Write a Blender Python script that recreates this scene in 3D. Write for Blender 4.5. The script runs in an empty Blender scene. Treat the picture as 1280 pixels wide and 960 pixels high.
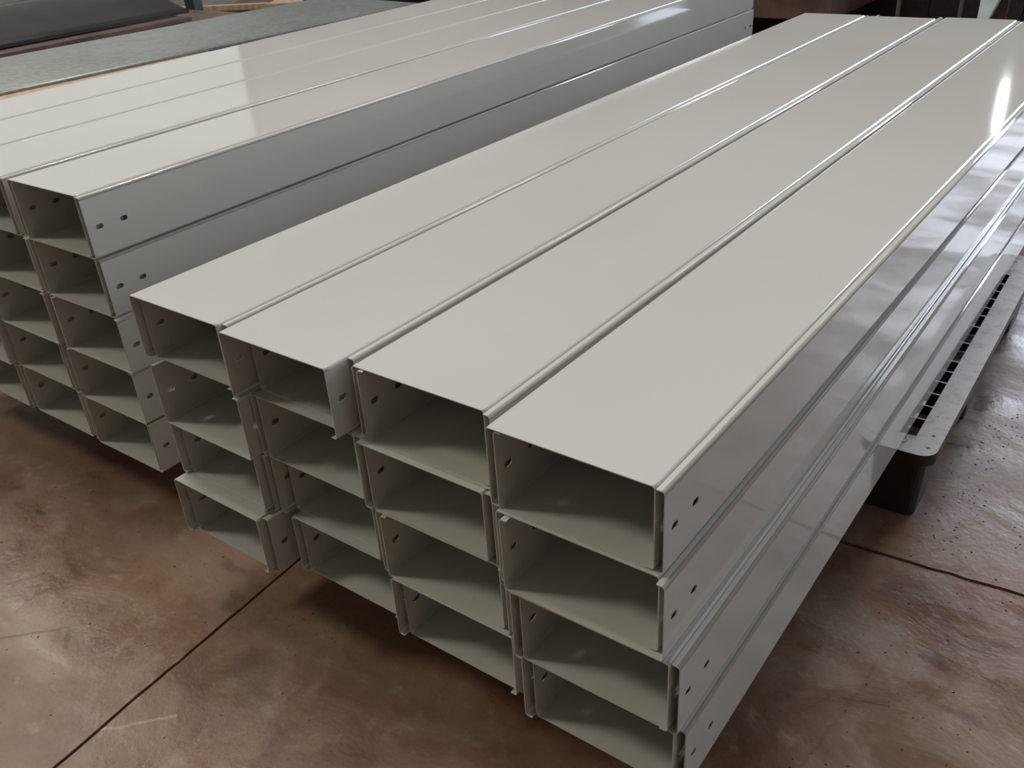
import bpy, bmesh, math, random
from mathutils import Vector, Matrix, noise

random.seed(7)
S = bpy.context.scene
COL = S.collection
PI = math.pi
Z0 = 0.55                                    # height of the front stack's top above the floor

# ------------------------------------------------------------------ camera
cam = bpy.data.cameras.new('camera')
cam.sensor_width = 36.0
cam.lens = 1150.13 * 36.0 / 1280.0
cam.clip_start = 0.02
cam_o = bpy.data.objects.new('camera', cam)
COL.objects.link(cam_o)
_yaw, _pitch, _roll = -0.6749, -0.5203, -0.0713
fwd = Vector((math.sin(_yaw) * math.cos(_pitch), math.cos(_yaw) * math.cos(_pitch), math.sin(_pitch)))
rgt = Vector((math.cos(_yaw), -math.sin(_yaw), 0))
upv = rgt.cross(fwd)
r2 = math.cos(_roll) * rgt + math.sin(_roll) * upv
u2 = -math.sin(_roll) * rgt + math.cos(_roll) * upv
M = Matrix.Identity(4)
for i in range(3):
    M[i][0], M[i][1], M[i][2] = r2[i], u2[i], -fwd[i]
M[0][3], M[1][3], M[2][3] = 0.5277, -0.6083, 0.5091 + Z0
cam_o.matrix_world = M
S.camera = cam_o

# ------------------------------------------------------------------ world and exposure
S.view_settings.view_transform = 'Standard'
S.view_settings.look = 'None'
S.view_settings.exposure = 0.0
S.view_settings.gamma = 1.0
S.view_settings.use_curve_mapping = False
w = bpy.data.worlds.new('overcast_sky')
S.world = w
w.use_nodes = True
w.node_tree.nodes['Background'].inputs[0].default_value = (0.93, 0.98, 0.96, 1)
w.node_tree.nodes['Background'].inputs[1].default_value = 0.5

# ------------------------------------------------------------------ daylight through the openings
def area(name, loc, direction, sx, sy, power, col):
    l = bpy.data.lights.new(name, 'AREA')
    l.shape = 'RECTANGLE'; l.size = sx; l.size_y = sy
    l.energy = power; l.color = col
    o = bpy.data.objects.new(name, l)
    COL.objects.link(o)
    o.location = loc
    o.rotation_euler = Vector(direction).to_track_quat('-Z', 'Y').to_euler()
    return o

XL, XR, YB, YF, HC = -6.0, 4.6, 9.0, -6.0, 7.0
area('rooflight', (-2.0, 1.3, HC + 0.05), (0, 0, -1), 4.0, 3.0, 285, (1.0, 0.965, 0.90))
area('clerestory_front_left', (XL - 0.15, -2.35, 5.85), (1, 0, 0), 1.3, 1.25, 325, (1.0, 0.95, 0.82))
area('clerestory_left', (XL - 0.15, 0.9, 4.6), (1, 0, 0), 1.7, 1.6, 50, (1.0, 0.95, 0.84))
area('window_left', (XL - 0.15, 1.7, 1.9), (1, 0, 0), 5.4, 2.2, 1.5, (1.0, 0.99, 0.93))
area('daylight_back', (1.3, YB + 0.15, 2.7), (0, -1, 0), 3.6, 5.0, 480, (0.78, 0.86, 1.0))
area('added_fill_right', (XR + 0.15, 1.0, 2.6), (-1, 0, 0), 3.0, 2.0, 30, (0.74, 0.86, 1.0))  # added bluish fill from an unseen opening, brightens right-facing sides
area('daylight_slit', (-1.13, YB + 0.05, 2.36), (0, -1, 0), 0.08, 0.42, 1.2, (0.86, 0.92, 1.0))

# ------------------------------------------------------------------ helpers
def tag(o, label=None, cat=None, group=None, kind=None):
    if label: o['label'] = label
    if cat: o['category'] = cat
    if group: o['group'] = group
    if kind: o['kind'] = kind
    return o

def empty(name, loc, rz=0, parent=None):
    o = bpy.data.objects.new(name, None)
    o.empty_display_size = 0.05
    COL.objects.link(o)
    o.location = loc; o.rotation_euler = (0, 0, rz)
    if parent: o.parent = parent
    return o

def link(name, me, mat=None, parent=None):
    if mat and not me.materials: me.materials.append(mat)
    o = bpy.data.objects.new(name, me)
    COL.objects.link(o)
    if parent: o.parent = parent
    return o

def finish(name, bm, mat, parent=None, smooth=False):
    bmesh.ops.recalc_face_normals(bm, faces=bm.faces)
    if smooth:
        for f in bm.faces: f.smooth = True
    me = bpy.data.meshes.new(name)
    bm.to_mesh(me); bm.free()
    return link(name, me, mat, parent)

def box(bm, x0, x1, y0, y1, z0, z1, bev=0.0, mat4=None):
    r = bmesh.ops.create_cube(bm, size=1.0)
    vs = r['verts']
    for v in vs:
        v.co = Vector(((x0 + x1) / 2 + v.co.x * (x1 - x0), (y0 + y1) / 2 + v.co.y * (y1 - y0), (z0 + z1) / 2 + v.co.z * (z1 - z0)))
    if bev:
        es = list({e for v in vs for e in v.link_edges})
        rb = bmesh.ops.bevel(bm, geom=es, offset=bev, segments=2, profile=0.7, affect='EDGES')
        vs = list({v for f in rb['faces'] for v in f.verts} | {v for v in vs if v.is_valid})
    if mat4:
        for v in vs: v.co = mat4 @ v.co
    return vs

def bobj(name, dims, mat, parent=None, bev=0.0):
    bm = bmesh.new(); box(bm, *dims, bev=bev)
    return finish(name, bm, mat, parent)

# ------------------------------------------------------------------ materials
class NT:
    def __init__(self, name):
        self.m = bpy.data.materials.new(name); self.m.use_nodes = True
        self.t = self.m.node_tree; self.n = self.t.nodes; self.l = self.t.links
        self.b = self.n['Principled BSDF']
    def node(self, typ, **kw):
        x = self.n.new(typ)
        for k, v in kw.items():
            if k == 'i':
                for a, b in v.items():
                    if hasattr(b, 'is_output'): self.l.new(b, x.inputs[a])
                    else: x.inputs[a].default_value = b
            else: setattr(x, k, v)
        return x
    def pos(self, obj=False):
        return self.node('ShaderNodeTexCoord').outputs['Object'] if obj else self.node('ShaderNodeNewGeometry').outputs['Position']
    def noise(self, vec, scale, detail=3, rough=.5, dist=0, sc=None):
        if sc: vec = self.node('ShaderNodeMapping', i={'Vector': vec, 'Scale': sc}).outputs[0]
        return self.node('ShaderNodeTexNoise', i={'Vector': vec, 'Scale': scale, 'Detail': detail, 'Roughness': rough, 'Distortion': dist}).outputs['Fac']
    def math(self, op, a, b=0.0, c=None, clamp=False):
        d = {0: a, 1: b}
        if c is not None: d[2] = c
        return self.node('ShaderNodeMath', operation=op, use_clamp=clamp, i=d).outputs[0]
    def ramp(self, f, a, b, lo=0.0, hi=1.0):
        return self.node('ShaderNodeMapRange', interpolation_type='SMOOTHSTEP', i={0: f, 1: a, 2: b, 3: lo, 4: hi}).outputs[0]
    def mix(self, f, a, b, mode='MIX'):
        x = self.node('ShaderNodeMix', data_type='RGBA', blend_type=mode)
        for idx, v in ((0, f), (6, a), (7, b)):
            if hasattr(v, 'is_output'): self.l.new(v, x.inputs[idx])
            else: x.inputs[idx].default_value = (*v, 1) if isinstance(v, tuple) and len(v) == 3 else v
        return x.outputs[2]
    def set(self, **kw):
        for k, v in kw.items():
            k = k.replace('_', ' ')
            if hasattr(v, 'is_output'): self.l.new(v, self.b.inputs[k])
            else: self.b.inputs[k].default_value = (*v, 1) if isinstance(v, tuple) and len(v) == 3 else v
    def bump(self, h, strength, dist):
        x = self.node('ShaderNodeBump', i={'Height': h, 'Strength': strength, 'Distance': dist})
        self.l.new(x.outputs[0], self.b.inputs['Normal'])

def mat_plain(name, col, rough=.5, metal=0.0, var=.15, scale=12, obj=False):
    t = NT(name)
    f = t.noise(t.pos(obj), scale, 4, .6)
    k = t.ramp(f, .3, .7)
    t.set(Base_Color=t.mix(k, tuple(c * (1 - var) for c in col), tuple(min(1, c * (1 + var)) for c in col)), Roughness=rough, Metallic=metal)
    return t.m

def mat_powder():
    t = NT('pebble_grey_powder_coat')
    P = t.pos()
    f = t.noise(P, 1.6, 2, .5)
    base = t.mix(t.ramp(f, .35, .65), (.525, .522, .495), (.552, .547, .522))
    # faint dusty smears
    d = t.noise(P, 9, 5, .65, .6)
    d2 = t.ramp(d, .58, .85, 0, .10)
    base = t.mix(d2, base, (.47, .44, .39))
    t.set(Base_Color=base, Roughness=.075, IOR=1.55)
    big = t.noise(P, 5.0, 1, .4, 0, (1, .45, 1))
    t.bump(big, .035, .006)
    return t.m

def mat_floor():
    t = NT('worn_red_brown_concrete')
    P = t.pos()
    n1 = t.noise(P, 1.3, 5, .6, .4)
    n2 = t.noise(P, 6.0, 6, .62, .8)
    n3 = t.noise(P, 26.0, 5, .6, .4)
    n4 = t.noise(P, 140.0, 3, .6)
    c = t.mix(t.ramp(n1, .36, .64), (.165, .086, .052), (.240, .148, .096))
    c = t.mix(t.ramp(n2, .44, .66, 0, .62), c, (.262, .185, .130))
    c = t.mix(t.ramp(n2, .46, .30, 0, .55), c, (.100, .050, .034))
    c = t.mix(t.ramp(n3, .54, .72, 0, .35), c, (.38, .30, .24))
    c = t.mix(t.ramp(n3, .42, .28, 0, .45), c, (.13, .078, .058))
    c = t.mix(t.ramp(n4, .35, .62, .14, 0), c, (.10, .07, .055))
    # long scuffs
    sc = t.noise(P, 5.0, 4, .7, 1.5, (1.0, .16, 1))
    c = t.mix(t.ramp(sc, .665, .72, 0, .5), c, (.12, .072, .055))
    # own-shaped stains (drag marks and wet patches)
    wob = t.node('ShaderNodeTexNoise', i={'Vector': P, 'Scale': 22.0, 'Detail': 3.0}).outputs['Color']
    off = t.node('ShaderNodeVectorMath', operation='MULTIPLY_ADD', i={0: wob, 1: (.05, .05, 0), 2: P}).outputs[0]
    off = t.node('ShaderNodeVectorMath', operation='SUBTRACT', i={0: off, 1: (.025, .025, 0)}).outputs[0]
    def blob(cx, cy, rx, ry, k, col):
        nonlocal c
        v = t.node('ShaderNodeVectorMath', operation='SUBTRACT', i={0: off, 1: (cx, cy, 0)}).outputs[0]
        v = t.node('ShaderNodeVectorMath', operation='MULTIPLY', i={0: v, 1: (1 / rx, 1 / ry, 0)}).outputs[0]
        L = t.node('ShaderNodeVectorMath', operation='LENGTH', i={0: v}).outputs['Value']
        c = t.mix(t.ramp(L, 1.1, .55, 0, k), c, col)
    for b in STAINS: blob(*b)
    wob2 = t.node('ShaderNodeVectorMath', operation='MULTIPLY_ADD', i={0: wob, 1: (.016, .016, 0), 2: P}).outputs[0]
    wob2 = t.node('ShaderNodeVectorMath', operation='SUBTRACT', i={0: wob2, 1: (.008, .008, 0)}).outputs[0]
    def stroke(x0, y0, x1, y1, wd, k, col):
        nonlocal c
        L = math.hypot(x1 - x0, y1 - y0)
        v = t.node('ShaderNodeVectorMath', operation='SUBTRACT', i={0: wob2, 1: (x0, y0, 0)}).outputs[0]
        a = t.node('ShaderNodeVectorMath', operation='DOT_PRODUCT', i={0: v, 1: ((x1 - x0) / L, (y1 - y0) / L, 0)}).outputs['Value']
        b = t.node('ShaderNodeVectorMath', operation='DOT_PRODUCT', i={0: v, 1: (-(y1 - y0) / L, (x1 - x0) / L, 0)}).outputs['Value']
        m = t.ramp(t.math('ABSOLUTE', b), wd, wd * .3, 0, k)
        e = t.math('MULTIPLY', t.math('GREATER_THAN', a, 0.0), t.math('LESS_THAN', a, L))
        c = t.mix(t.math('MULTIPLY', m, e), c, col)
    for s in SCUFFS: stroke(*s)
    # fine dark grit
    vo = t.node('ShaderNodeTexVoronoi', feature='F1', i={'Vector': P, 'Scale': 55.0})
    thr = t.math('MULTIPLY', t.ramp(n1, .4, .62), t.math('LESS_THAN', vo.outputs['Distance'], .10))
    c = t.mix(t.math('MULTIPLY', thr, .75), c, (.03, .022, .02))
    rs = t.noise(P, 3.2, 5, .65, .8, (.6, 1.8, 1))
    rr = t.math('ADD', t.ramp(n2, .3, .7, 0, .14), t.ramp(rs, .36, .64, .16, .42))
    t.set(Base_Color=c, Roughness=rr, Specular_IOR_Level=.55)
    h = t.math('ADD', t.math('MULTIPLY', n2, 1.2), t.math('ADD', t.math('MULTIPLY', n3, .35), t.math('MULTIPLY', n4, .12)))
    t.bump(h, .55, .004)
    return t.m

DK = (.085, .045, .035); LT = (.46, .37, .29)
STAINS = [(-.455, -.075, .055, .04, .45, DK), (-.40, -.105, .04, .028, .4, DK), (-.52, -.13, .045, .04, .35, (.10, .06, .045)),
          (-.90, -.10, .03, .012, .4, DK), (-1.13, -.045, .018, .010, .7, (.05, .025, .02)), (-.66, .06, .05, .012, .5, (.12, .05, .04)),
          (-.60, .02, .03, .010, .5, (.12, .05, .04)), (-.75, -.25, .07, .04, .2, LT), (-.86, -.24, .09, .06, .2, LT),
          (.40, .50, .03, .02, .6, DK),
          (.43, .70, .06, .07, .35, (.22, .11, .08)), (.46, .42, .05, .012, .5, DK), (.28, .40, .05, .04, .25, LT)]
SCUFFS = [(-1.06, -.12, -.83, -.06, .006, .45, (.14, .10, .08)), (-.86, -.27, -.78, -.19, .004, .6, DK), (-.78, -.19, -.74, -.215, .006, .6, DK),
          (-.62, .10, -.58, .15, .006, .5, DK), (.37, .52, .49, .50, .0022, .8, (.05, .03, .025)), (.34, .60, .37, .62, .004, .6, DK),
          (.31, .36, .37, .38, .003, .7, DK), (-.55, -.28, -.47, -.20, .004, .4, LT), (.30, .18, .33, .44, .004, .3, DK),
          (-.98, -.19, -.93, -.12, .003, .4, DK), (.33, .78, .40, .86, .004, .5, (.24, .12, .09))]

MP = mat_powder()
MF = mat_floor()
M_wall = mat_plain('limewashed_plaster', (.26, .24, .21), .8, 0, .12, 3)
M_wallb = mat_plain('darkened_back_wall', (.075, .062, .052), .85, 0, .3, 1.2)  # unseen back wall, coloured darker to weaken its reflection in tray tops
M_roof = mat_plain('dull_roof_sheet', (.16, .15, .14), .6, .1, .15, 5)
M_joint = mat_plain('dirt_filled_joint', (.125, .068, .050), .9, 0, .3, 60)
M_black = mat_plain('black_plastic', (.012, .011, .011), .5, 0, .3, 30)
M_post = mat_plain('dark_grey_paint', (.045, .05, .052), .5, 0, .2, 20)
M_brown = mat_plain('brown_primer_steel', (.085, .048, .040), .55, 0, .3, 9)
M_tan = mat_plain('sawn_timber', (.44, .31, .21), .7, 0, .2, 30)
M_dark = mat_plain('black_rolled_steel', (.016, .013, .012), .6, 0, .35, 6)
M_dkred = mat_plain('rust_brown_sheet', (.12, .075, .062), .5, .2, .3, 7)
M_greysheet = mat_plain('dusty_grey_sheet', (.17, .16, .15), .5, .3, .2, 5)
M_blue = mat_plain('pale_blue_grey_paint', (.62, .72, .76), .35, 0, .08, 14)

def mat_pallet():
    t = NT('dusty_black_plastic')
    P = t.pos()
    n = t.noise(P, 30, 6, .7, .5); g = t.node('ShaderNodeNewGeometry').outputs['Normal']
    up = t.node('ShaderNodeSeparateXYZ', i={0: g}).outputs['Z']
    m = t.math('MULTIPLY', t.ramp(up, .5, .95), t.ramp(n, .25, .55, .55, 1.0))
    sp = t.ramp(t.noise(P, 95, 4, .7), .62, .68, 0, .7)
    c = t.mix(m, (.022, .016, .014), (.50, .47, .46))
    c = t.mix(sp, c, (.03, .025, .025))
    t.set(Base_Color=c, Roughness=.5)
    t.bump(n, .3, .002)
    return t.m
MPAL = mat_pallet()

def mat_galv():
    t = NT('galvanised_steel')
    P = t.pos()
    n = t.noise(P, 60, 3, .6, .3); n2 = t.noise(P, 3, 3, .5, .3)
    c = t.mix(t.ramp(n, .35, .65), (.20, .215, .205), (.27, .285, .270))
    t.set(Base_Color=c, Metallic=.35, Roughness=t.ramp(n2, .3, .7, .36, .48))
    return t.m
MG = mat_galv()

# ------------------------------------------------------------------ the hall
def wall(name, dims, holes, axis):
    """dims: (a0,a1,thickness lo,hi); holes: rects (a0,a1,z0,z1) cut out by building the wall of blocks."""
    a0, a1, t0, t1 = dims
    As = sorted({a0, a1, *[h[0] for h in holes], *[h[1] for h in holes]})
    Zs = sorted({0.0, HC, *[h[2] for h in holes], *[h[3] for h in holes]})
    bm = bmesh.new()
    for i in range(len(As) - 1):
        for k in range(len(Zs) - 1):
            ca, cz = (As[i] + As[i + 1]) / 2, (Zs[k] + Zs[k + 1]) / 2
            if any(h[0] < ca < h[1] and h[2] < cz < h[3] for h in holes): continue
            if axis == 'x': box(bm, As[i], As[i + 1], t0, t1, Zs[k], Zs[k + 1])
            else: box(bm, t0, t1, As[i], As[i + 1], Zs[k], Zs[k + 1])
    return tag(finish(name, bm, M_wallb if name == 'wall_back' else M_wall), kind='structure')

wall('wall_left', (YF, YB, XL - .12, XL), [(-1.0, 4.4, .8, 3.0), (-3.0, -1.7, 5.22, 6.48), (.05, 1.75, 3.8, 5.4)], 'y')
wall('wall_right', (YF, YB, XR, XR + .12), [(-.5, 2.5, 1.6, 3.6)], 'y')
wall('wall_back', (XL - .12, XR + .12, YB, YB + .12), [(-.5, 3.1, .2, 5.2), (-1.17, -1.09, 2.15, 2.57)], 'x')
wall('wall_front', (XL - .12, XR + .12, YF - .12, YF), [], 'x')
# ceiling with two rooflight openings
bm = bmesh.new()
lights = [(-4.0, 0.0, -.2, 2.8)]
Xs = sorted({XL - .12, XR + .12, *[l[0] for l in lights], *[l[1] for l in lights]})
Ys = sorted({YF - .12, YB + .12, *[l[2] for l in lights], *[l[3] for l in lights]})
for i in range(len(Xs) - 1):
    for k in range(len(Ys) - 1):
        cx, cy = (Xs[i] + Xs[i + 1]) / 2, (Ys[k] + Ys[k + 1]) / 2
        if any(l[0] < cx < l[1] and l[2] < cy < l[3] for l in lights): continue
        box(bm, Xs[i], Xs[i + 1], Ys[k], Ys[k + 1], HC, HC + .04)
tag(finish('ceiling', bm, M_roof), kind='structure')

# floor: cast slabs with ragged joints, a bed below
floor = tag(empty('floor', (0, 0, 0)), kind='structure')
bobj('floor_bed', (XL - .12, XR + .12, YF - .12, YB + .12, -.12, -.0055), M_joint, floor)
ja, jo = 0.083, Vector((-.622, .618))
ex, ey = Vector((math.cos(ja), math.sin(ja))), Vector((-math.sin(ja), math.cos(ja)))
def jag(s, seed):
    return noise.noise(Vector((s * 9.0, seed * 7.3, 0))) * .0045 + noise.noise(Vector((s * 42.0, seed * 3.1, 5))) * .0022
def jline(axis, idx, s, side):
    """point on the side (+1/-1) of joint idx, at distance s along it."""
    size = 3.2
    g = .0030 + .0012 * noise.noise(Vector((s * 14, idx * 5.7, side * 3.0)))
    if axis == 'x': g *= 1.35
    o = idx * size + jag(s, idx + (20 if axis == 'x' else 0)) * (1.6 if axis == 'x' else .8) + side * max(.0016, g)
    return (jo + ey * s + ex * o) if axis == 'y' else (jo + ex * s + ey * o)
def slab(ix, iy):
    size, N = 3.2, 120
    fine = ix in (-1, 0) and iy in (-1, 0)
    if not fine: N = 24
    pts = []
    x0, x1, y0, y1 = ix * size, (ix + 1) * size, iy * size, (iy + 1) * size
    ms = .006
    for k in range(N + 1):
        s = x0 + ms + (x1 - x0 - 2 * ms) * k / N; pts.append(jline('x', iy, s, 1))
    for k in range(N + 1):
        s = y0 + ms + (y1 - y0 - 2 * ms) * k / N; pts.append(jline('y', ix + 1, s, -1))
    for k in range(N + 1):
        s = x1 - ms - (x1 - x0 - 2 * ms) * k / N; pts.append(jline('x', iy + 1, s, -1))
    for k in range(N + 1):
        s = y1 - ms - (y1 - y0 - 2 * ms) * k / N; pts.append(jline('y', ix, s, 1))
    if all(p.x < XL or p.x > XR or p.y < YF or p.y > YB for p in pts): return
    bm = bmesh.new()
    top = [bm.verts.new((min(max(p.x, XL - .12), XR + .12), min(max(p.y, YF - .12), YB + .12), 0)) for p in pts]
    bot = [bm.verts.new((v.co.x, v.co.y, -.0054)) for v in top]
    bm.faces.new(top)
    n = len(top)
    for k in range(n):
        try: bm.faces.new((top[k], top[(k + 1) % n], bot[(k + 1) % n], bot[k]))
        except ValueError: pass
    finish('slab', bm, MF, floor)
for ix in range(-3, 2):
    for iy in range(-3, 3):
        slab(ix, iy)

# ------------------------------------------------------------------ cable trays
LT_, TT, HT, HW, RB, LIP = 2.54, 0.0012, 0.100, 0.100, 0.0036, 0.0099
SLOTS = [(.021, .0485), (.064, .0485), (LT_ - .064, .0485), (LT_ - .021, .0485)]   # (y, height)

def sheet(name, path, ys, holes=None):
    """folded sheet: path = list of ((x,z),(nx,nz),smooth) centre points; ys = list of y stations;
       holes = {(path interval, y interval): (y centre, z centre)}"""
    holes = holes or {}
    bm = bmesh.new(); h = TT / 2
    grid = {}
    for i, (p, n, sm) in enumerate(path):
        for j, y in enumerate(ys):
            for s in (1, -1):
                grid[i, j, s] = bm.verts.new((p[0] + n[0] * h * s, y, p[1] + n[1] * h * s))
    ni, nj = len(path), len(ys)
    for i in range(ni - 1):
        sm = path[i][2] and path[i + 1][2]
        for j in range(nj - 1):
            if (i, j) in holes:
                yc, zc = holes[i, j]
                hl, hh = .0066, .0040
                K = 20
                ring = []
                for s in (1, -1):
                    out, inn = [], []
                    y0, y1 = ys[j], ys[j + 1]; z0, z1 = path[i][0][1], path[i + 1][0][1]
                    x = path[i][0][0] + path[i][1][0] * h * s
                    for k in range(K):
                        a = 2 * PI * k / K + PI / K
                        ca, sa = math.cos(a), math.sin(a)
                        iy_ = (hl - hh) * (1 if ca > 0 else -1) + hh * ca
                        inn.append(bm.verts.new((x, yc + iy_, zc + hh * sa)))
                        m = max(abs(ca), abs(sa)); oy, oz = ca / m, sa / m
                        Y = (y0 + y1) / 2 + oy * (y1 - y0) / 2; Z = (z0 + z1) / 2 + oz * (z1 - z0) / 2
                        out.append(bm.verts.new((x, Y, Z)))
                    # corners of the cell
                    for k in range(K):
                        f = bm.faces.new((out[k], out[(k + 1) % K], inn[(k + 1) % K], inn[k]))
                    for k in range(K):
                        a, b = out[k].co, out[(k + 1) % K].co
                        if abs(a.y - b.y) > 1e-7 and abs(a.z - b.z) > 1e-7:
                            cy_ = a.y if abs(abs(a.y - (y0 + y1) / 2) - (y1 - y0) / 2) < 1e-6 else b.y
                            cz_ = a.z if abs(abs(a.z - (z0 + z1) / 2) - (z1 - z0) / 2) < 1e-6 else b.z
                            c_ = bm.verts.new((x, cy_, cz_))
                            bm.faces.new((out[k], c_, out[(k + 1) % K]))
                    ring.append(inn)
                for k in range(K):
                    bm.faces.new((ring[0][k], ring[0][(k + 1) % K], ring[1][(k + 1) % K], ring[1][k]))
                continue
            for s in (1, -1):
                f = bm.faces.new((grid[i, j, s], grid[i + 1, j, s], grid[i + 1, j + 1, s], grid[i, j + 1, s]))
                f.smooth = sm
    for i in range(ni - 1):
        for j in (0, nj - 1):
            bm.faces.new((grid[i, j, 1], grid[i + 1, j, 1], grid[i + 1, j, -1], grid[i, j, -1]))
    for j in range(nj - 1):
        for i in (0, ni - 1):
            bm.faces.new((grid[i, j, 1], grid[i, j + 1, 1], grid[i, j + 1, -1], grid[i, j, -1]))
    bmesh.ops.recalc_face_normals(bm, faces=bm.faces)
    me = bpy.data.meshes.new(name)
    bm.to_mesh(me); bm.free()
    me.materials.append(MP)
    return me

def arc(cx, cz, r, a0, a1, n=5):
    return [((cx + r * math.cos(a), cz + r * math.sin(a)), (math.cos(a), math.sin(a)), True)
            for a in [a0 + (a1 - a0) * k / n for k in range(n + 1)]]

h = TT / 2
ysp = [0, LT_]
me_web = sheet('web', [((-(HW - h - RB), h), (0, -1), False), ((HW - h - RB, h), (0, -1), False)], ysp)
def side_meshes(sg):
    xw = sg * (HW - h)
    cx = sg * (HW - h - RB)
    a0, a1 = -PI / 2, (0 if sg > 0 else -PI)
    low = arc(cx, h + RB, RB, a0, a1)
    n = (sg, 0)
    flat = [((xw, .042), n, False), ((xw, .055), n, False), ((xw, HT - h - RB), n, False)]
    path = low + flat
    path[5] = (path[5][0], path[5][1], True)
    ys = [0, .010, .032, .053, .075, LT_ - .075, LT_ - .053, LT_ - .032, LT_ - .010, LT_]
    i0 = 6
    holes = {(i0, 1): SLOTS[0], (i0, 3): SLOTS[1], (i0, 5): SLOTS[2], (i0, 7): SLOTS[3]}
    fl = sheet('side_flange', path, ys, holes)
    top = arc(cx, HT - h - RB, RB, a1 if sg > 0 else PI, PI / 2)
    top.append(((sg * (HW - LIP), HT - h), (0, 1), False))
    lp = sheet('return_lip', top, ysp)
    return fl, lp
me_sides = [side_meshes(1), side_meshes(-1)]

def make_tray():
    t = empty('cable_tray', (0, 0, 0))
    link('web', me_web, parent=t)
    for fl, lp in me_sides:
        f = link('side_flange', fl, parent=t)
        link('return_lip', lp, parent=f)
    return t

def copy_tree(o, parent=None):
    c = o.copy(); COL.objects.link(c); c.parent = parent
    for ch in list(o.children): copy_tree(ch, c)
    return c

proto = make_tray(); used = False
def place(base, x, y, z, inv, label, group):
    """x: left outer face of the tray's base, in the stack's own frame."""
    global used
    if used: t = copy_tree(proto)
    else: t = proto; used = True
    bx, by, bz, ang = base
    c, s = math.cos(ang), math.sin(ang)
    lx = x + HW
    t.location = (bx + c * lx - s * y, by + s * lx + c * y, bz + z)
    t.rotation_mode = 'XYZ'
    t.rotation_euler = (0, PI if inv else 0, ang)
    tag(t, label, 'cable tray', group)
    return t

HP, G = .1023, .0104
front = {
 'rightmost': [(0, 0, 0, .002), (.0080, -.004, -.012, .0055), (.025, -.012, -.008, .010), (.0305, -.007, .001, .0110)],
 'second from right': [(-.2193, .024, .021), (-.2225, .012, .016), (-.210, .015, .0115, .0025), (-.195, .009, .019, .0065)],
 'third from right': [(-.4398, 0, .038), (-.4345, .0215, .024), (-.428, .026, .045), (-.411, .0275, .034, .0045)],
 'leftmost': [(-.6567, .0105, .020), (-.6485, .030, .0025), (-.6475, .012, .022), (-.6465, -.0085, .003)],
}
rowname = ['top', 'second', 'third', 'bottom']
for cn, rows in front.items():
    for k, row in enumerate(rows):
        x, yi, yu = row[:3]; ang = row[3] if len(row) > 3 else 0
        pair = rowname[k] + ' pair'
        a = f'grey steel tray turned upside down, {pair} of {cn} column, near stack'
        b = f'grey steel tray lying open side up, {pair} of {cn} column, near stack'
        place((x, 0, Z0, ang), 0, yi, -k * HP, True, a, 'cable trays in the near stack')
        place((x, 0, Z0, ang), G, yu, -(k + 1) * HP, False, b, 'cable trays in the near stack')

sx, sy, sz, sa = -1.0414, .0654, .1009, .0122
def W2L(x): return x - sx
left = {
 'nearest': [(0, 0, 0), (.002, .001, .003), (.009, .002, -.002), (.002, .004, -.002), (.004, .002, 0)],
 'second': [(W2L(-1.270), 0, .001), (W2L(-1.2555), .003, 0), (W2L(-1.2575), .002, -.003), (W2L(-1.2695), .004, .004), (W2L(-1.262), .006, .004)],
 'third': [(W2L(-1.484), 0, 0), (W2L(-1.482), .002, .002), (W2L(-1.483), .004, 0), (W2L(-1.4855), -.004, -.006), (W2L(-1.4755), 0, .002)],
 'farthest': [(W2L(-1.6965), 0, .002), (W2L(-1.698), .002, 0), (W2L(-1.697), 0, .003), (W2L(-1.699), .003, 0), (W2L(-1.697), 0, 0)],
}
rowname = ['top', 'second', 'third', 'fourth', 'bottom']
for cn, rows in left.items():
    for k, (x, yi, yu) in enumerate(rows):
        pair = rowname[k] + ' pair'
        a = f'grey steel tray turned upside down, {pair} of {cn} column, taller left stack'
        b = f'grey steel tray lying open side up, {pair} of {cn} column, taller left stack'
        place((sx, sy, sz + Z0, sa), x, yi, -k * HP, True, a, 'cable trays in the taller left stack')
        place((sx, sy, sz + Z0, sa), x + G, yu, -(k + 1) * HP, False, b, 'cable trays in the taller left stack')

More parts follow.
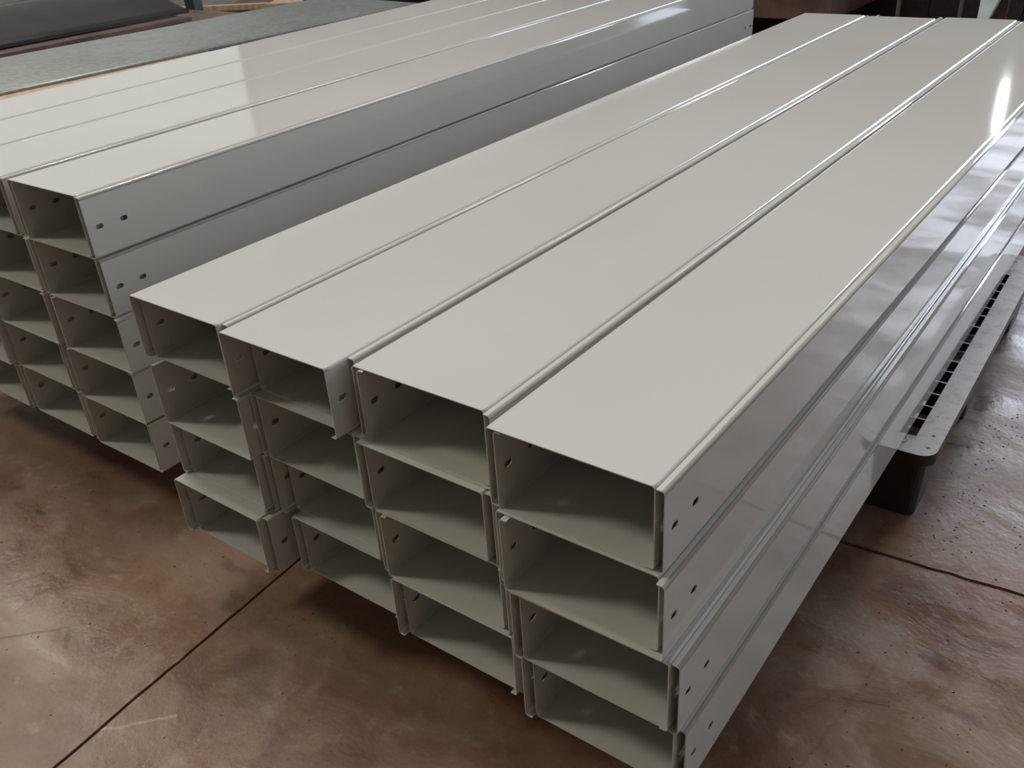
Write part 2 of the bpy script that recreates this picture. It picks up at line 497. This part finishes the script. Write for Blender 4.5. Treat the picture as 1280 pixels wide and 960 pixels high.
# ------------------------------------------------------------------ pallets
def pallet(loc, rz, ztop, label):
    t = empty('plastic_pallet', loc, rz)
    tag(t, label, 'pallet', 'pallets under the tray stacks')
    Wd, Ln, R = 1.0, .98, .028
    zt, zr = ztop, ztop - .022
    # rim: rounded outline ring
    bm = bmesh.new()
    out, inn = [], []
    def corner(cx, cy, a0, r):
        return [(cx + r * math.cos(a0 + PI / 2 * k / 6), cy + r * math.sin(a0 + PI / 2 * k / 6)) for k in range(7)]
    O = corner(Wd - R, Ln - R, 0, R) + corner(R, Ln - R, PI / 2, R) + corner(R, R, PI, R) + corner(Wd - R, R, 1.5 * PI, R)
    b = .043
    I = [(min(max(x, b), Wd - b), min(max(y, b), Ln - b)) for x, y in O]
    # inner ring points are pushed in from the outline to the opening
    for z in (zt, zr):
        out.append([bm.verts.new((x, y, z)) for x, y in O]); inn.append([bm.verts.new((x, y, z)) for x, y in I])
    n = len(O)
    for k in range(n):
        j = (k + 1) % n
        for lv in (0, 1):
            q = (out[lv][k], out[lv][j], inn[lv][j], inn[lv][k])
            bm.faces.new(q)
        bm.faces.new((out[0][k], out[0][j], out[1][j], out[1][k]))
        bm.faces.new((inn[0][k], inn[0][j], inn[1][j], inn[1][k]))
    bmesh.ops.remove_doubles(bm, verts=bm.verts, dist=1e-6)
    finish('rim', bm, MPAL, t)
    # solid corner plates with a round raised socket and black discs as screw holes
    for cx, cy in ((0, 0), (1, 0), (0, 1), (1, 1)):
        x0 = b if cx == 0 else Wd - .16; x1 = .16 if cx == 0 else Wd - b
        y0 = b if cy == 0 else Ln - .13; y1 = .055 if cy == 0 else Ln - b
        if cy == 0: y1 = .058
        p_ = bobj('corner_plate', (x0, x1, y0, y1, zr, zt - .001), MPAL, t)
        bm = bmesh.new()
        px = (x0 + x1) / 2; py = .038 if cy == 0 else Ln - .038
        px = x1 - .022 if cx else x0 + .022
        K = 20
        for (ra, rb, z0_, z1_) in ((.0105, .0135, zt - .001, zt + .0007),):
            rings = [[bm.verts.new((px + r_ * math.cos(2 * PI * k / K), py + r_ * math.sin(2 * PI * k / K), z_)) for k in range(K)]
                     for r_, z_ in ((ra, z0_), (ra, z1_), (rb, z1_), (rb, z0_))]
            for a_ in range(3):
                for k in range(K):
                    bm.faces.new((rings[a_][k], rings[a_][(k + 1) % K], rings[a_ + 1][(k + 1) % K], rings[a_ + 1][k]))
        q = finish('socket_ring', bm, MPAL, p_)
        for hx, hy in ((px - .012, .016), (Wd - .016 if cx else .016, .030), (Wd - .018 if cx else .018, .072)):
            bm = bmesh.new(); bmesh.ops.create_cone(bm, cap_ends=True, segments=12, radius1=.0032, radius2=.0032, depth=.001, matrix=Matrix.Translation((hx, hy if cy == 0 else Ln - hy, zt)))
            finish('screw_hole_disc', bm, M_black, p_)  # flat disc, black as the dark inside of a hole
    # ribs of the deck: measured spacing along its length
    ys = [.12, .17, .22, .27, .318, .365, .455, .54, .60, .645, .697, .744, .79, .86]
    for y in ys:
        bobj('deck_rib', (b, Wd - b, y - .002, y + .002, zt - .02, zt - .001), MPAL, t)
    for x in (.16, .27, .36, .5 - .05, .5 + .05, .64, .73, .84):
        bobj('deck_rib', (x - .002, x + .002, b, Ln - b, zt - .02, zt - .0012), MPAL, t)
    for x in (Wd - .066, .066):
        bobj('deck_rib', (x - .0014, x + .0014, .24, Ln - .24, zt - .02, zt - .0012), MPAL, t)
    # nine feet
    for x0, x1 in ((.012, .14), (.43, .57), (.86, .988)):
        for y0, y1 in ((.010, .115), (.375, .545), (.82, .97)):
            bm = bmesh.new()
            vs = box(bm, x0, x1, y0, y1, 0.0, zr)
            for v in vs:
                if v.co.z < .01:
                    v.co.x = (x0 + x1) / 2 + (v.co.x - (x0 + x1) / 2) * .90
                    v.co.y = (y0 + y1) / 2 + (v.co.y - (y0 + y1) / 2) * .93
            ve = [e for e in bm.edges if abs(e.verts[0].co.z - e.verts[1].co.z) > .05]
            bmesh.ops.bevel(bm, geom=ve, offset=.016, segments=4, affect='EDGES', profile=.5)
            finish('foot', bm, MPAL, t)
    return t
PT = Z0 - 4 * HP - .0016
pallet((-.710, .783, 0), .020, PT, 'dusty black plastic pallet with slotted deck edge under the near tray stack')
pallet((-1.80, .86, 0), sa, Z0 + sz - 5 * HP - .0016, 'dark pallet in shadow under the taller left tray stack')

# ------------------------------------------------------------------ background, left
def curved_sheet(name, x0, x1, y0, y1, zf, th, mat, parent=None, n=16, yaw=0):
    """a sheet bowed across its width: zf(u) gives the height for u in 0..1 from x0 to x1"""
    bm = bmesh.new()
    R_ = []
    for k in range(n + 1):
        u = k / n; x = x0 + (x1 - x0) * u
        z = zf(u)
        sh = yaw * (x - x0)
        R_.append([bm.verts.new((x, y, zz)) for y, zz in ((y0 + sh, z), (y1 + sh, z), (y1 + sh, z - th), (y0 + sh, z - th))])
    for k in range(n):
        for a in range(4):
            f = bm.faces.new((R_[k][a], R_[k + 1][a], R_[k + 1][(a + 1) % 4], R_[k][(a + 1) % 4]))
            f.smooth = a in (0, 2)
    bm.faces.new(R_[0]); bm.faces.new(R_[-1])
    return finish(name, bm, mat, parent)

# low steel trestle carrying the galvanised sheet
t = empty('trestle_table', (-2.28, 1.1, 0))
tag(t, 'low brown steel trestle holding up the galvanised sheet', 'trestle')
bobj('top_frame', (-.34, .34, -1.15, 1.0, .50, .545), M_brown, t)
for x in (-.28, .28):
    for y in (-1.05, .9):
        bobj('leg', (x - .03, x + .03, y - .03, y + .03, 0, .50), M_brown, t)
board = bobj('timber_board', (-.20, .15, -.25, .98, .545, .597), M_tan)
board.location = (-2.05, .20, 0); board.rotation_euler = (0, 0, .10)
tag(board, 'pale timber board edge showing below the galvanised sheet', 'board')
g = curved_sheet('galvanised_sheet', -2.66, -2.07, -.02, 2.12, lambda u: .604 + .006 * math.sin(PI * u) - .0 * u, .006, MG)
tag(g, 'long bowed galvanised steel sheet lying behind the left tray stack', 'metal sheet')
for v in g.data.vertices: v.co.x += .052 * max(0, v.co.y)

# bench with black sheets
t = empty('low_bench', (-3.6, 1.4, 0))
tag(t, 'low dark brown bench under the black sheets at the upper left', 'bench')
bobj('bench_top', (-.62, .60, -1.3, .78, .49, .525), M_dkred, t)
for x in (-.55, .53):
    for y in (-1.2, .68):
        bobj('leg', (x - .03, x + .03, y - .03, y + .03, 0, .49), M_brown, t)
s1 = curved_sheet('steel_sheet', -4.15, -3.06, .3, 2.02, lambda u: .545 + .006 * u, .014, M_dkred, yaw=-.12)
tag(s1, 'flat rust-brown steel sheet with pale edge lying under the black sheet', 'metal sheet', 'steel sheets on the low bench')
s2 = curved_sheet('steel_sheet', -4.12, -3.16, .32, 2.05, lambda u: .568 + .075 * math.sin(PI * u) ** 1.2, .012, M_dark, yaw=-.10)
tag(s2, 'black bowed steel sheet on the low bench at the upper left', 'metal sheet', 'steel sheets on the low bench')
s3 = curved_sheet('steel_sheet', -5.8, -4.6, 1.2, 2.9, lambda u: .45 + .02 * math.sin(PI * u), .012, M_greysheet)
tag(s3, 'dusty grey sheet lying beyond the black sheet, photo upper left corner', 'metal sheet')
t = empty('sheet_stand', (-5.2, 2.0, 0))
tag(t, 'low steel stand below the dusty grey sheet', 'stand')
bobj('stand_top', (-.62, .62, -.8, .8, .39, .438), M_brown, t)
for x in (-.57, .57):
    for y in (-.75, .75):
        bobj('leg', (x - .03, x + .03, y - .03, y + .03, 0, .39), M_brown, t)

# rack post with foot plate
t = empty('rack_post', (-3.78, 2.42, 0), .3)
tag(t, 'dark grey steel rack post standing behind the black sheet', 'post')
bobj('post', (-.028, .028, -.035, .035, .01, .82), M_post, t, .004)
bobj('foot_plate', (-.07, .07, -.07, .07, 0, .01), M_post, t)
bobj('bracket', (-.045, .045, -.05, -.035, .70, .78), M_post, t)

# timber beams on a low dark crate
t = empty('dark_crate', (-3.75, 3.75, 0), .55)
tag(t, 'dark brown crate of vertical boards behind the rack post', 'crate')
for k in range(8):
    bobj('plank', (-.9 + k * .226, -.9 + k * .226 + .216, -.3, -.28, .03, .36), M_brown, t)
bobj('crate_body', (-.89, .89, -.28, .35, .02, .345), M_brown, t)
bobj('crate_lid', (-.92, .92, -.32, .37, .36, .38), M_dkred, t)
def beam(name, a, b, wd, ht, mat, label, cat, group=None):
    a, b = Vector(a), Vector(b); d = b - a; L = d.length
    bm = bmesh.new(); box(bm, 0, L, -wd / 2, wd / 2, 0, ht, bev=.003)
    o = finish(name, bm, mat)
    o.location = a; o.rotation_euler = (0, -math.asin(d.z / L), math.atan2(d.y, d.x))
    return tag(o, label, cat, group)
beam('timber_beam', (-4.75, 2.72, .38), (-4.05, 3.10, .38), .05, .03, M_tan, 'thin tan timber batten left of the dark grey post', 'timber')
beam('timber_beam', (-4.02, 3.10, .38), (-3.45, 3.42, .38), .16, .035, M_tan, 'wide pale timber board end lying right of the dark grey post', 'timber')

# black roller and brown beam above the far end of the galvanised sheet
t = empty('roller_machine', (-3.02, 2.95, 0), .72)
tag(t, 'black roller machine beyond the far end of the galvanised sheet', 'machine')
bm = bmesh.new()
bmesh.ops.create_cone(bm, cap_ends=True, segments=32, radius1=.12, radius2=.12, depth=.56, matrix=Matrix.Translation((0, 0, .50)) @ Matrix.Rotation(PI / 2, 4, 'Y'))
rl = finish('roller', bm, M_dark, t, False)
bm = bmesh.new()
bmesh.ops.create_cone(bm, cap_ends=True, segments=20, radius1=.03, radius2=.03, depth=.70, matrix=Matrix.Translation((0, 0, .50)) @ Matrix.Rotation(PI / 2, 4, 'Y'))
finish('axle', bm, M_post, t)
for x in (-.32, .32):
    bobj('side_plate', (x - .02, x + .02, -.14, .14, 0, .58), M_post, t, .004)
bobj('base_plate', (-.36, .36, -.16, .16, 0, .03), M_post, t)
t = empty('brown_rail', (-2.62, 3.35, 0), .35)
tag(t, 'reddish brown steel rail on short legs right of the black roller', 'rail')
bobj('beam', (-.22, .55, -.05, .05, .36, .48), M_brown, t, .004)
for x in (-.15, .45):
    bobj('leg', (x - .03, x + .03, -.03, .03, 0, .36), M_brown, t)
bm = bmesh.new(); bmesh.ops.create_uvsphere(bm, u_segments=12, v_segments=8, radius=.016, matrix=Matrix.Translation((.02, -.052, .43)))
finish('bolt_head', bm, M_post, t)

# ------------------------------------------------------------------ background, right
t = empty('workshop_bench', (-1.90, 4.35, 0))
tag(t, 'brown steel bench beyond the far end of the left stack', 'bench')
bobj('apron', (-.85, .83, -.35, .35, .285, .62), M_brown, t, .006)
bobj('bench_top', (-.90, .88, -.40, .40, .62, .65), M_dkred, t, .004)
for x in (-.75, .72):
    for y in (-.28, .28):
        bobj('leg', (x - .035, x + .035, y - .035, y + .035, 0, .285), M_dark, t)
bobj('shade_backing', (-.70, .68, .30, .315, .01, .285), M_black, t)  # black sheet added in place of the shade under the bench
t = empty('dark_area_cabinet', (-.45, 5.10, 0))  # added shape, black to stand in for a dark opening
tag(t, 'added black cabinet standing in for the dark area beyond the near stack', 'cabinet')
bobj('body', (-.85, .95, -.25, .25, .04, .72), M_black, t, .004)
for k in range(4):
    d = bobj('door', (-.84 + k * .45, -.395 + k * .45, -.262, -.25, .06, .70), M_black, t, .002)
    bobj('handle', (-.43 + k * .45, -.415 + k * .45, -.285, -.262, .4, .5), M_post, d)
bobj('plinth', (-.83, .93, -.23, .23, 0, .04), M_black, t)
def pole(x, y, r, hgt, mat, label):
    bm = bmesh.new()
    bmesh.ops.create_cone(bm, cap_ends=True, segments=16, radius1=r, radius2=r, depth=hgt, matrix=Matrix.Translation((x, y, hgt / 2)))
    return tag(finish('thin_pole', bm, mat, None), label, 'pole', 'thin poles before the black cabinet')
M_pole = mat_plain('dull_bare_pole', (.10, .09, .085), .5, .2, .1, 20)
pole(-.765, 4.0, .009, .62, M_pole, 'thin grey pole at left standing before the black cabinet')
pole(-.50, 4.0, .009, .62, M_pole, 'thin grey pole between the other pole and pale blue leg')
# pale blue tapering machine stand leg with a brown pole beside it
t = empty('machine_stand', (-.392, 3.96, 0))
tag(t, 'pale blue tapering machine stand before the black cabinet, beyond the near stack', 'stand')
bm = bmesh.new()
prof = [(-.028, 0), (.006, 0), (.012, .30), (.13, .62), (-.014, .62)]
f0 = [bm.verts.new((x, -.03, z)) for x, z in prof]; f1 = [bm.verts.new((x, .03, z)) for x, z in prof]
bm.faces.new(f0); bm.faces.new(f1[::-1])
for k in range(5): bm.faces.new((f0[k], f0[(k + 1) % 5], f1[(k + 1) % 5], f1[k]))
finish('leg', bm, M_blue, t)
bobj('foot_plate', (-.07, .09, -.07, .07, 0, .012), M_blue, t)
bobj('top_plate', (-.06, .16, -.07, .07, .62, .635), M_blue, t)
pb = bobj('brace', (.050, .078, .035, .06, .012, .62), M_brown, t)

# ------------------------------------------------------------------ grit and metal chips on the floor
bm = bmesh.new()
rnd = random.Random(3)
for k in range(300):
    if k < 60: x, y = rnd.gauss(.335, .02), rnd.uniform(.75, 1.25)
    elif k < 220: x, y = rnd.uniform(.27, .62), rnd.uniform(.2, 1.3)
    else: x, y = rnd.uniform(-1.3, -.3), rnd.uniform(-.5, .1)
    a = rnd.uniform(0, PI); L = rnd.uniform(.0012, .0035); wd = L * rnd.uniform(.3, .7); hh = rnd.uniform(.0005, .0015)
    pts = [(L, 0), (0, wd), (-L, 0), (0, -wd)]
    c, s = math.cos(a), math.sin(a)
    b0 = [bm.verts.new((x + c * p - s * q, y + s * p + c * q, 0.0002)) for p, q in pts]
    tp = bm.verts.new((x, y, hh + .0002))
    bm.faces.new(b0[::-1])
    for i in range(4): bm.faces.new((b0[i], b0[(i + 1) % 4], tp))
M_grit = mat_plain('dark_grit', (.035, .026, .022), .7, 0, .5, 90)
tag(finish('floor_grit', bm, M_grit), 'small dark grit and metal chips scattered on the brown concrete floor', 'grit', kind='stuff')
